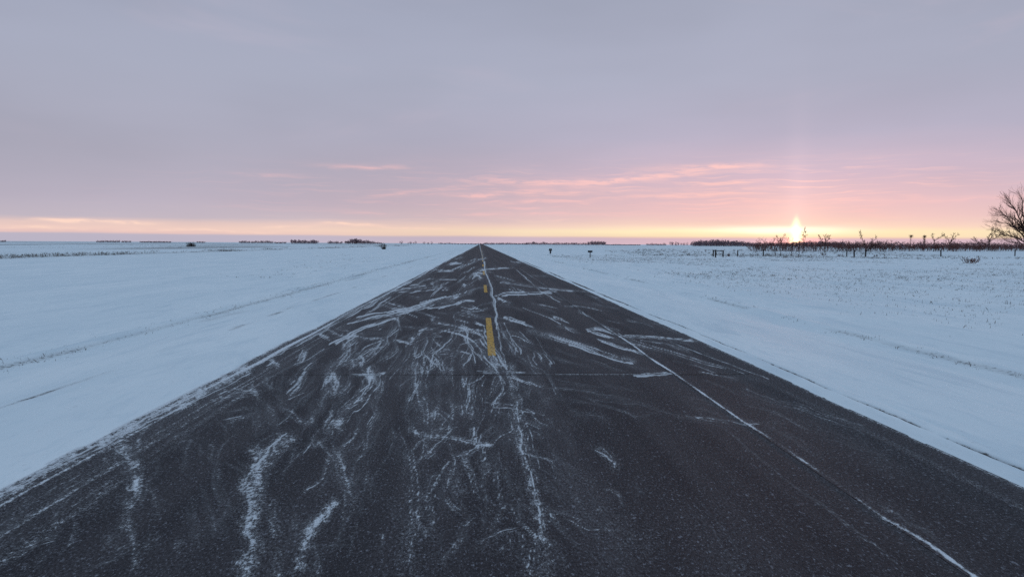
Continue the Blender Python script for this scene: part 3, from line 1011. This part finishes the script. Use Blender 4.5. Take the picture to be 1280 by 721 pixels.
# the big tree at the right edge of the picture
limb_tree('bare_tree', 1284, 313.6, [
    ([(0, 0, 0), (-.2, 3.0, 0), (0.1, 6.5, .2), (.3, 11, .3), (.6, 15, .2), (.9, 19.0, 0)], .55, .10),
    ([(-.1, 3.2, 0), (-2.2, 6.2, .6), (-4.2, 8.6, .8), (-6.0, 11.4, 1.0), (-8.2, 13.6, .8)], .26, .06),
    ([(0, 5.0, 0), (-2.0, 9.5, -1.0), (-3.4, 13.0, -1.6), (-5.0, 15.6, -1.8), (-6.0, 17.4, -2)], .26, .05),
    ([(-.2, 2.6, 0), (-2.6, 4.2, -.5), (-5.2, 5.2, -1.2), (-7.6, 6.0, -1.4), (-9.2, 7.4, -1.4)], .20, .05),
    ([(-.2, 2.0, 0), (-2.5, 2.9, .8), (-5.0, 3.0, 1.5), (-7.2, 3.6, 1.6)], .15, .04),
    ([(0, 6.5, .2), (-1.4, 11.5, 1.5), (-2.0, 15.5, 2.4), (-2.4, 18.6, 2.8)], .22, .05),
    ([(-1.0, 6.6, .2), (-3.8, 10.3, 2.5), (-6.2, 12.0, 3.4), (-8.6, 12.4, 3.6)], .16, .04),
    ([(0.1, 4.4, 0), (2.4, 8.0, .6), (5.0, 11.5, .8), (7.5, 14.5, .6)], .26, .05),
    ([(0.1, 3.6, 0), (3.0, 5.5, -1.0), (6.4, 7.5, -1.5), (9.0, 9.0, -1.5)], .22, .05),
    ([(.3, 9, .3), (2.2, 13.0, -1.5), (3.4, 17.2, -2.0)], .20, .05),
    ([(0, 5.5, 0), (-3.0, 7.6, -2.8), (-6.5, 9.3, -3.6), (-8.9, 9.8, -4)], .17, .04)],
    'large spreading bare tree rising above the hedgerow at the right edge', .55, 11, depth=2, rmin=0.014, crown_len=2.1, wob=.08, kids=(1, 2), sub=2, spread=.42)

limb_tree('bare_tree', 1236, 313.3, [
    ([(0, 0, 0), (0, 1.6, 0), (.1, 3.2, 0), (.7, 4.8, 0), (1.6, 6.0, .2)], .19, .05),
    ([(0, 1.9, 0), (-1.4, 2.5, .3), (-2.8, 2.7, .4), (-3.9, 3.5, .4)], .10, .04),
    ([(.05, 2.9, 0), (-.2, 4.4, -.3), (.6, 6.4, -.3)], .09, .03),
    ([(.1, 3.0, 0), (1.8, 4.4, .4), (3.4, 5.4, .6), (4.6, 6.2, .6)], .10, .03)],
    'leaning bare tree with low side limbs just left of the largest tree', .2, 12, depth=2, rmin=0.022, crown_len=.75)
limb_tree('bare_tree', 1186.7, 313.4, [
    ([(0, 0, 0), (.05, 1.3, 0), (.1, 2.6, 0)], .15, .09),
    ([(.1, 2.4, 0), (-.6, 3.6, .1), (-1.4, 4.8, .2)], .075, .03),
    ([(.1, 2.4, 0), (.9, 3.5, -.1), (1.9, 4.9, -.1)], .075, .03),
    ([(.1, 2.5, 0), (.6, 3.9, .3), (.9, 5.0, .4)], .06, .025)],
    'small bare tree with a wide forked V top above the hedge', .15, 13, depth=2, rmin=0.018, crown_len=.5)
limb_tree('bare_tree', 1166.8, 314.0, [
    ([(0, 0, 0), (0, 1.5, 0), (.05, 2.8, 0)], .09, .06),
    ([(.05, 2.8, 0), (-.3, 3.7, .1), (-.3, 4.6, .2)], .05, .02),
    ([(.05, 2.8, 0), (1.0, 3.7, -.1), (2.0, 4.6, -.1)], .05, .02)],
    'slim bare tree with a thin pale stem forking beside the V topped tree', .09, 14, depth=2, rmin=0.016, crown_len=.45)
limb_tree('bare_tree', 1082, 314.6, [
    ([(0, 0, 0), (.9, .8, 0), (1.9, 1.6, .1), (2.9, 2.2, .1)], .16, .07),
    ([(.4, .5, 0), (-.5, 2.4, .2), (-1.1, 3.9, .3), (-1.6, 5.0, .3)], .07, .02),
    ([(.9, .8, 0), (1.6, 2.6, 0), (2.3, 3.6, 0)], .06, .02)],
    'bare tree with a dark trunk leaning hard right over fence posts', .16, 15, depth=2, rmin=0.018, crown_len=.55)
limb_tree('bare_tree', 1031, 315.0, [
    ([(0, 0, 0), (.05, 1.4, 0), (0, 2.8, 0), (-.1, 4.0, 0)], .11, .04),
    ([(.03, 1.8, 0), (-.8, 3.0, .1), (-1.2, 3.9, .2)], .05, .02),
    ([(.0, 2.4, 0), (.6, 3.2, .1), (.9, 4.0, .2)], .05, .02)],
    'small upright bare tree in the hedge right of the sun', .11, 16, depth=2, rmin=0.018, crown_len=.5)
limb_tree('sapling', 1003.5, 317.0, [
    ([(0, 0, 0), (.15, 2.2, 0), (.0, 4.2, 0), (.25, 5.8, 0)], .06, .018),
    ([(.1, 2.4, 0), (.5, 3.8, 0), (.5, 5.0, .1)], .03, .015)],
    'thin twiggy sapling standing against the right side of the sun', .06, 17, depth=2, rmin=0.014, crown_len=.45, cat='sapling')
limb_tree('sapling', 975.5, 320.0, [
    ([(0, 0, 0), (.05, 1.6, 0), (.2, 3.2, 0), (.5, 4.2, 0)], .06, .018),
    ([(.05, 1.6, 0), (-.4, 2.9, 0), (-.7, 3.8, .1)], .035, .015)],
    'thin twiggy sapling left of the sun among the fence posts', .06, 18, depth=2, rmin=0.014, crown_len=.4, cat='sapling')
for k, (px, py, h, lab) in enumerate([(969, 320.2, 1.3, 'short forked sapling at the fence line left of the sun'),
                                      (989.5, 320.2, 2.2, 'short dark sapling directly below the sun at the fence line'),
                                      (998.5, 319.8, 2.6, 'taller dark sapling below the right side of the sun')]):
    limb_tree('sapling', px, py, [([(0, 0, 0), (.06, h * .5, 0), (.12, h, 0)], .07, .03), ([(0, h * .3, 0), (-.3, h * .8, .1)], .04, .02)],
              lab, .06, 20 + k, depth=2, rmin=0.016, crown_len=.35, cat='sapling')
# two trees beyond the hedge whose crowns show as round dark heads
for k, (px, py, h, lab) in enumerate([(1138, 311.0, 4.6, 'slim tree with a small round head rising behind the hedge'),
                                      (1155, 311.0, 4.4, 'round headed tree on a thick dark base behind the hedge')]):
    rng = random.Random(40 + k)
    loc, dist = at_base(px, py)
    root = tag(empty('bare_tree', loc), lab, 'tree')
    sc = dist / 260.0
    tr, cr = MB(), MB()
    tr.tube((0, 0, 0), (0.05, 0, h * .86 * sc), .10, .05, 6)
    c0 = Vector((0.05, 0, h * .86 * sc))
    for i in range(150):
        v = Vector((rng.gauss(0, 1), rng.gauss(0, 1), rng.gauss(0, .8))).normalized() * rng.uniform(.25, 1.15) * .72 * sc
        cr.tube(c0, c0 + v, .03, .02, 3)
    for i in range(110):
        b0 = Vector((.03, 0, h * rng.uniform(.15, .9) * sc))
        cr.tube(b0, b0 + Vector((rng.gauss(0, .45), rng.gauss(0, .4), rng.uniform(.2, .8))), .025, .015, 3)
    if k == 1:
        for i in range(160):
            hh = rng.random()
            b0 = Vector((rng.gauss(0, .5) * (1 - hh * .7), rng.gauss(0, .4), hh * h * .7 * sc))
            cr.tube(b0, b0 + Vector((rng.gauss(0, .3), rng.gauss(0, .3), .6)), .04, .02, 3)
    tr.build('trunk', M_BARK, root)
    cr.build('branches', M_TWIG, root)


def bush_mesh(seed, h, w, stems, depth, rmin, r0):
    rng = random.Random(seed)
    mb = MB()
    for s in range(stems):
        a = rng.uniform(0, 6.28)
        q = rng.random()
        p = Vector((math.cos(a) * w * .35 * q, math.sin(a) * w * .35 * q, 0))
        d = Vector((math.cos(a) * .75 * q, math.sin(a) * .75 * q, 1)).normalized()
        grow(mb, rng, p, d, h * rng.uniform(.38, .6), r0, depth, .55, .10, (1, 3), .66, rmin)
    return mb


# distinct bushes
for (px, py, h, w, stems, lab, dep) in [
    (941, 313.4, 2.0, 3.6, 16, 'spreading bare bush with fanned branches at the left end of the hedge', 2),
    (1210, 329.0, 0.9, 2.6, 16, 'low scrubby bush on open snow in front of the hedge at right', 2),
    (1218, 328.0, 0.7, 1.5, 8, 'smaller tuft of scrub touching the low bush on open snow', 2),
    (912.5, 320.4, 0.6, 1.6, 8, 'low twiggy tuft between the braced fence corner and next post', 2),
    (882, 315.0, 0.9, 0.7, 6, 'tiny upright shrub left of the braced fence corner', 1),
    (1050, 320.6, 0.6, 1.5, 8, 'low twiggy tuft beside the first of three close fence posts', 2),
    (1030, 319.4, 0.8, 1.8, 8, 'low brush in front of the small upright tree', 2),
    (239, 308.3, 1.9, 3.6, 40, 'dark clump of scrub alone in the far left field', 2),
    (479.8, 311.6, 2.6, 1.2, 18, 'narrow dark shrub standing alone left of the road', 2),
    (1095, 320.8, 0.5, 1.6, 7, 'low twiggy tuft right of the leaning tree', 2),
    (855, 315.8, 0.5, 0.7, 5, 'tiny dark tuft in the snow left of the fence', 1)]:
    loc, dist = at_base(px, py)
    mb = bush_mesh(int(px * 7), h, w, stems, dep, 0.016 + dist * 0.00002, 0.035)
    if px in (239, 479.8):
        rng = random.Random(7)
        for i in range(130):
            a = rng.uniform(-w / 2, w / 2)
            b = Vector((a, rng.uniform(-.5, .5), rng.uniform(0, .6)))
            mb.tube(b, b + Vector((rng.gauss(0, .4), rng.gauss(0, .3), rng.uniform(.1, .5))), .05, .03, 3)
    o = mb.build('bush', M_BRUSH if px > 600 else M_BARK)
    o.location = loc
    tag(o, lab, 'bush')

# the long hedgerow: many bushes of a few shapes
BRUSH = [bush_mesh(100 + i, 1.9 + .45 * (i % 4), 3.4, 10, 2, 0.019, .035).mesh('hedge_bush', M_BRUSH) for i in range(7)]
rng = random.Random(77)
px = 946.0
count = 0
while px < 1300:
    for row in range(2):
        py = 314.0 - 0.9 * row + rng.uniform(-.25, .25)
        loc, dist = at_base(px + rng.uniform(-3, 3), py)
        o = link('hedge_bush', BRUSH[rng.randrange(7)])
        o.location = loc
        o.rotation_euler = (0, 0, rng.uniform(0, 6.28))
        s = rng.uniform(.75, 1.15)
        o.scale = (s * 1.1, s * 1.1, s)
        tag(o, 'bare brown bush packed into the long hedgerow below the sunrise', 'bush', 'bushes of the long hedgerow')
    px += rng.uniform(4.5, 9.0)


# ------------------------------------------------------------------ woods and shelterbelts on the horizon
def belt(name, x0, x1, hpx, dist, label, density=1.0, seed=0, hole=0.0, leaf=None, ybase=None, deep=12.0):
    """A far row of bare trees between two picture columns, hpx high."""
    rng = random.Random(seed)
    mb = MB()
    m_px = dist / FPX
    a0, a1 = R(pix_azel(x0, 305)[0]), R(pix_azel(x1, 305)[0])
    width = dist * abs(a1 - a0)
    n = max(3, int(width / (m_px * 1.5) * density))
    for i in range(n):
        u = (i + rng.random()) / n
        if hole and vnoise(np.array([u * width / (m_px * 6)]), np.array([seed * 3.1]), 5)[0] < hole:
            continue
        a = a0 + (a1 - a0) * u
        dd = dist + rng.uniform(-deep, deep)
        x, y = math.sin(a) * dd, math.cos(a) * dd
        z = tz(x, y)
        prof = hpx(u) if callable(hpx) else hpx
        h = prof * m_px * rng.uniform(.85, 1.3)
        w = max(h * rng.uniform(.3, .55), m_px * .8)
        mb.tube((x, y, z - .3), (x, y, z + h * .6), h * .03, h * .015, 3)
        c = Vector((x, y, z + h * .52))
        lf = leaf or max(h * .17, m_px * .42)
        for k in range(46):
            v = Vector((rng.gauss(0, 1), rng.gauss(0, 1), rng.gauss(0, 1))).normalized() * (rng.random() ** .4)
            p = c + Vector((v.x * w, v.y * w, v.z * h * .5))
            q = Vector((rng.gauss(0, 1), rng.gauss(0, 1), rng.gauss(0, 1))).normalized()
            e = q.orthogonal().normalized()
            s = lf * rng.uniform(.6, 1.4)
            mb.tri(p - q * s * .5 + e * s * .3, p + q * s * .7, p - q * s * .4 - e * s * .4)
    o = mb.build(name, M_FAR)
    tag(o, label, 'tree row', None, 'stuff')
    return o


def bumpy(lo, hi, seed, f=6):
    return lambda u: lo + (hi - lo) * float(fbm(np.array([u * f]), np.array([seed * 1.7]), seed, 3)[0])


BELTS = [
    (0, 8, 1.6, 1500, 'short dark tree row at the far left edge of the horizon'),
    (121, 150, 2.2, 1500, 'thin dark tree row on the horizon left of the lone scrub'),
    (152, 164, 1.8, 1500, 'short thin tree row on the left horizon with gaps either side'),
    (175, 214, 1.5, 1600, 'very low tree line on the horizon just left of the lone scrub'),
    (246, 256, 1.7, 1500, 'tiny tree row on the horizon just right of the lone scrub'),
    (299, 341, bumpy(1.6, 3.4, 3), 1400, 'uneven low tree row on the horizon in the left distance'),
    (343, 358, 1.7, 1400, 'short low tree row between two taller rows on the left horizon'),
    (364, 397, bumpy(2.5, 5.0, 5), 1300, 'tall dark tree row on the left horizon before a clear gap'),
    (410, 428, bumpy(1.6, 4.0, 6), 1300, 'short tapering tree row on the left horizon'),
    (431, 477, lambda u: 2.2 + 3.2 * math.exp(-((u - .28) / .22) ** 2) + 1.4 * math.exp(-((u - .6) / .2) ** 2), 1300, 'humped dark tree row behind the narrow lone shrub'),
    (606, 660, bumpy(1.4, 3.2, 8, 9), 1500, 'low dark tree line on the horizon right of the road end'),
    (656, 736, bumpy(1.6, 3.8, 9, 14), 1400, 'long low tree line on the horizon behind the two mailboxes'),
    (735, 757, bumpy(3.6, 5.2, 10, 4), 1300, 'square topped dark tree clump on the right horizon'),
    (757, 800, 1.2, 1500, 'faint thin tree line on the horizon right of the square clump'),
    (808, 832, bumpy(1.5, 3.2, 12), 1200, 'small tree row on the horizon left of the long wood'),
]
for k, (x0, x1, h, d, lab) in enumerate(BELTS):
    belt('tree_row', x0, x1, h, d, lab, 1.9, 200 + k)
belt('tree_row', 500, 548, bumpy(1.6, 4.2, 13, 10), 1300, 'broken row of separate small trees on the horizon left of the road', .6, 230, .35)
belt('tree_row', 836, 872, bumpy(2.5, 5.0, 14, 9), 1000, 'gappy row of small trees leading into the long wood', .7, 231, .3)
belt('tree_row', 548, 608, bumpy(1.0, 2.0, 19, 9), 1600, 'faint broken tree line on the horizon meeting the end of the road', 1.2, 234, .25)
belt('distant_wood', 866, 1055, lambda u: 5.6 + 1.0 * math.sin(u * 9) - 1.0 * u, 720, 'long dense dark wood on the horizon under the sunrise', 2.6, 232, deep=25)
belt('distant_wood', 1040, 1310, bumpy(5.5, 7.5, 15, 20), 420, 'brown wood filling the gap behind the hedgerow at right', 1.6, 233, deep=20)


# ------------------------------------------------------------------ fence
def post_mesh(h, r, seed):
    mb = MB()
    rng = random.Random(seed)
    lean = Vector((rng.gauss(0, .03), rng.gauss(0, .03), 0))
    mb.tube((0, 0, -.3), (lean.x * h, lean.y * h, h), r * 1.05, r, 8, True)
    mb.tube((lean.x * h, lean.y * h, h), (lean.x * h, lean.y * h, h + r * .35), r * .9, r * .55, 8, True)
    return mb


POSTS = [(891.6, 320.6, 1.32, .10), (894.6, 321.6, 1.45, .10), (903.6, 320.8, 1.30, .10), (921.6, 320.4, 1.32, .085), (954, 319.8, 1.42, .10),
         (1058.4, 320.6, 1.5, .09), (1067.8, 321.2, 1.45, .11), (1082, 321.0, 1.45, .11), (1176, 320.7, 1.55, .10), (1268.6, 320.2, 1.6, .09)]
locs = []
for i, (px, py, h, r) in enumerate(POSTS):
    loc, dist = at_base(px, py)
    locs.append(loc)
fence = tag(empty('wire_fence', locs[0]), 'wire fence on dark wooden posts with a braced corner, in front of hedge', 'fence')
for i, (px, py, h, r) in enumerate(POSTS):
    o = post_mesh(h, r * 1.3, 300 + i).build('fence_post', M_POST, fence)
    o.location = locs[i] - locs[0]
mb = MB()
a, b = locs[0] - locs[0], locs[2] - locs[0]
mb.tube(a + Vector((0, 0, 1.22)), b + Vector((0, 0, 1.20)), .085, .08, 8, True)
mb.build('top_rail', M_POST, fence)
mb = MB()
mb.tube(locs[1] - locs[0] + Vector((0, 0, 0.2)), locs[1] - locs[0] + Vector((0.25, .05, 1.15)), .05, .05, 6, True)
mb.build('brace', M_POST, fence)
for hgt in (0.35, 0.72, 1.08):
    mb = MB()
    chain = [locs[i] - locs[0] for i in (2, 3, 4, 5, 6, 7, 8, 9)]
    for p, q in zip(chain[:-1], chain[1:]):
        k = max(2, int((q - p).length / 3))
        pts = []
        for s in range(k + 1):
            u = s / k
            w = p.lerp(q, u)
            w.z += hgt - 0.10 * 4 * u * (1 - u) * ((q - p).length / 20)
            pts.append(w)
        for s in range(k):
            mb.tube(pts[s], pts[s + 1], .006, .006, 3)
    mb.build('wire', M_WIRE, fence)

# ------------------------------------------------------------------ the two mailboxes beside the farm track
loc, dist = at_base(737.6, 322.2)
box = tag(empty('mailbox', loc, -math.atan2(loc.x, loc.y)), 'wide black mailbox on a single thin post beside the farm track', 'mailbox')
mb = MB(); mb.tube((0, 0, -.2), (0, 0, 1.10), .085, .08, 8, True); mb.tube((0.0, 0, .02), (.16, 0, -.02), .05, .04, 6, True)
mb.build('post', M_BOX, box)
mb = MB(); mb.box((-.36, -.16, 1.09), (.36, .16, 1.13)); mb.build('platform', M_BOX, box)
mb = MB()
N = 10
prof = [(-.15, 1.13), (.15, 1.13)] + [(.15 * math.cos(math.pi * i / N), 1.33 + .15 * math.sin(math.pi * i / N)) for i in range(N + 1)]
for sx in (-.46, .46):
    mb.v += [(sx, p[0], p[1]) for p in prof]
m = len(prof)
for i in range(m):
    j = (i + 1) % m
    mb.f.append((i, j, m + j, m + i))
mb.f.append(tuple(reversed(range(m)))); mb.f.append(tuple(range(m, 2 * m)))
mb.build('box', M_BOX, box, False)

loc, dist = at_base(688, 317.2)
box = tag(empty('mailbox', loc, -math.atan2(loc.x, loc.y)), 'squat grey mailbox on a thick tapering post close to the road', 'mailbox')
mb = MB(); mb.tube((0, 0, -.2), (0, 0, .85), .16, .24, 8, True); mb.build('post', M_BOX, box)
mb = MB(); mb.box((-.44, -.25, .852), (.44, .25, 1.35)); mb.box((-.37, -.21, 1.353), (.37, .21, 1.46)); mb.build('box', M_GREYBOX, box)


# ------------------------------------------------------------------ dead grass sticking out of the snow
def grass(name, pts, hmin, hmax, blades, width, label, seed, lean=.35, clump=.10):
    rs = np.random.RandomState(seed)
    n = len(pts)
    if n == 0:
        return
    P = np.asarray(pts, float)
    Z = terrain(P[:, 0], P[:, 1])
    k = n * blades
    bx = np.repeat(P[:, 0], blades) + rs.normal(0, clump, k)
    by = np.repeat(P[:, 1], blades) + rs.normal(0, clump, k)
    bz = np.repeat(Z, blades) - 0.03
    h = np.repeat(rs.uniform(hmin, hmax, n), blades) * rs.uniform(.5, 1.1, k)
    a = rs.uniform(0, 2 * np.pi, k)
    w = width * rs.uniform(.7, 1.3, k)
    tx, ty = rs.normal(0, lean, k) * h, rs.normal(0, lean, k) * h
    A = np.stack([bx - np.cos(a) * w, by - np.sin(a) * w, bz], -1)
    B = np.stack([bx + np.cos(a) * w, by + np.sin(a) * w, bz], -1)
    Cc = np.stack([bx + tx * .4 + np.cos(a) * w * .7, by + ty * .4 + np.sin(a) * w * .7, bz + h * .6], -1)
    Dd = np.stack([bx + tx, by + ty, bz + h], -1)
    V = np.stack([A, B, Cc, Dd], 1).reshape(-1, 3)
    idx = np.arange(k) * 4
    F = np.concatenate([np.stack([idx, idx + 1, idx + 2], -1), np.stack([idx, idx + 2, idx + 3], -1)])
    me = bpy.data.meshes.new(name)
    me.from_pydata(V.tolist(), [], F.tolist())
    me.materials.append(M_GRASS)
    return tag(link(name, me), label, 'grass', None, 'stuff')


rs = np.random.RandomState(9)


def scatter(n, xr, yr, keep):
    x = rs.uniform(*xr, n)
    u = rs.uniform(0, 1, n)
    y = yr[0] + (yr[1] - yr[0]) * u
    k = keep(x, y) > rs.uniform(0, 1, n)
    return np.stack([x[k], y[k]], -1)


def right_keep(x, y):
    d = x - XR
    m = sst(8.5, 13, d) * (0.10 + 0.90 * sst(0.46, 0.62, fbm(x * 0.09, y * 0.045, 111)))
    return m * (0.25 + .75 * sst(.4, .6, fbm(x * .4, y * .25, 112)))


pts = scatter(34000, (13, 80), (14, 165), right_keep)
grass('dry_grass', pts, .06, .22, 4, .006, 'dry stubble and weed stalks dotted over the snowy right hand field', 1)
pts = scatter(16000, (12, 55), (12, 75), lambda x, y: sst(8.0, 13, x - XR) * (.12 + .88 * sst(.42, .60, fbm(x * .12, y * .06, 118))) * (.35 + .65 * sst(.4, .6, fbm(x * .5, y * .3, 119))))
grass('dry_grass', pts, .05, .17, 2, .0075, 'short single stalks standing in the snow of the right verge', 11, lean=.14, clump=.05)
pts = scatter(1500, (35, 110), (130, 215), lambda x, y: .25 + .75 * sst(.45, .6, fbm(x * .08, y * .06, 115)))
grass('dry_grass', pts, .2, .55, 7, .012, 'sparse taller dry grass along the wire fence', 2, clump=.2)
# crease left
yy = rs.uniform(5, 160, 3600)
yy = 5 + (yy - 5) ** 1.0
cl = DL + 0.5 * (fbm(yy * 0.06, 1.0, 8) - 0.5)
k = .25 + .75 * sst(.38, .6, fbm(yy * .16, yy * 0 + 3.0, 91)) > rs.uniform(0, 1, len(yy))
pts = np.stack([edge_l(yy) - cl + rs.normal(0, .28, len(yy)), yy], -1)[k]
grass('dry_grass', pts, .03, .11, 3, .004, 'line of short dry grass at the foot of the left snow bank', 3, clump=.06)
yy = rs.uniform(6, 120, 500)
cr = DR + 0.7 * (fbm(yy * 0.05, 9.0, 9) - 0.5)
k = .25 + .75 * sst(.42, .6, fbm(yy * .2, yy * 0 + 4.0, 93)) > rs.uniform(0, 1, len(yy))
pts = np.stack([edge_r(yy) + cr + rs.normal(0, .22, len(yy)), yy], -1)[k]
grass('dry_grass', pts, .05, .15, 3, .005, 'thin line of dry grass at the foot of the right snow bank', 4, clump=.06)
# left verge scatter and the tall grass of the field edge
pts = scatter(5000, (-60, -13), (18, 230), lambda x, y: .9 * sst(.56, .70, fbm(x * .10, y * .03, 121)) * sst(.4, .6, fbm(x * .6, y * .3, 122)))
grass('dry_grass', pts, .06, .22, 4, .007, 'sparse dry stalks poking through the snow of the left verge', 5)
yy = np.concatenate([rs.uniform(30, 200, 2600), rs.uniform(200, 700, 3000)])
xx = XL - 60.5 - np.abs(rs.normal(0, 2.2, len(yy))) + rs.normal(0, .8, len(yy))
k = .06 + .50 * sst(.44, .62, fbm(xx * .15, yy * .05, 131)) > rs.uniform(0, 1, len(yy))
grass('dry_grass', np.stack([xx, yy], -1)[k], .18, .50, 7, .012, 'band of taller dead grass along the left field edge', 6, clump=.3)
pts = scatter(5200, (-420, -70), (70, 700), lambda x, y: .8 * sst(.45, .62, fbm(x * .02, y * .008, 141)))
grass('dry_grass', pts, .15, .4, 6, .02, 'faint stubble showing through snow of the far left field', 7, clump=.4)
pts = scatter(1500, (15, 60), (150, 182), lambda x, y: np.exp(-((y - 156) / 2.5) ** 2) + .8 * np.exp(-((y - 172) / 2.5) ** 2))
grass('dry_grass', pts, .10, .30, 5, .012, 'dead grass edging the snowy farm track beside the mailboxes', 8, clump=.25)
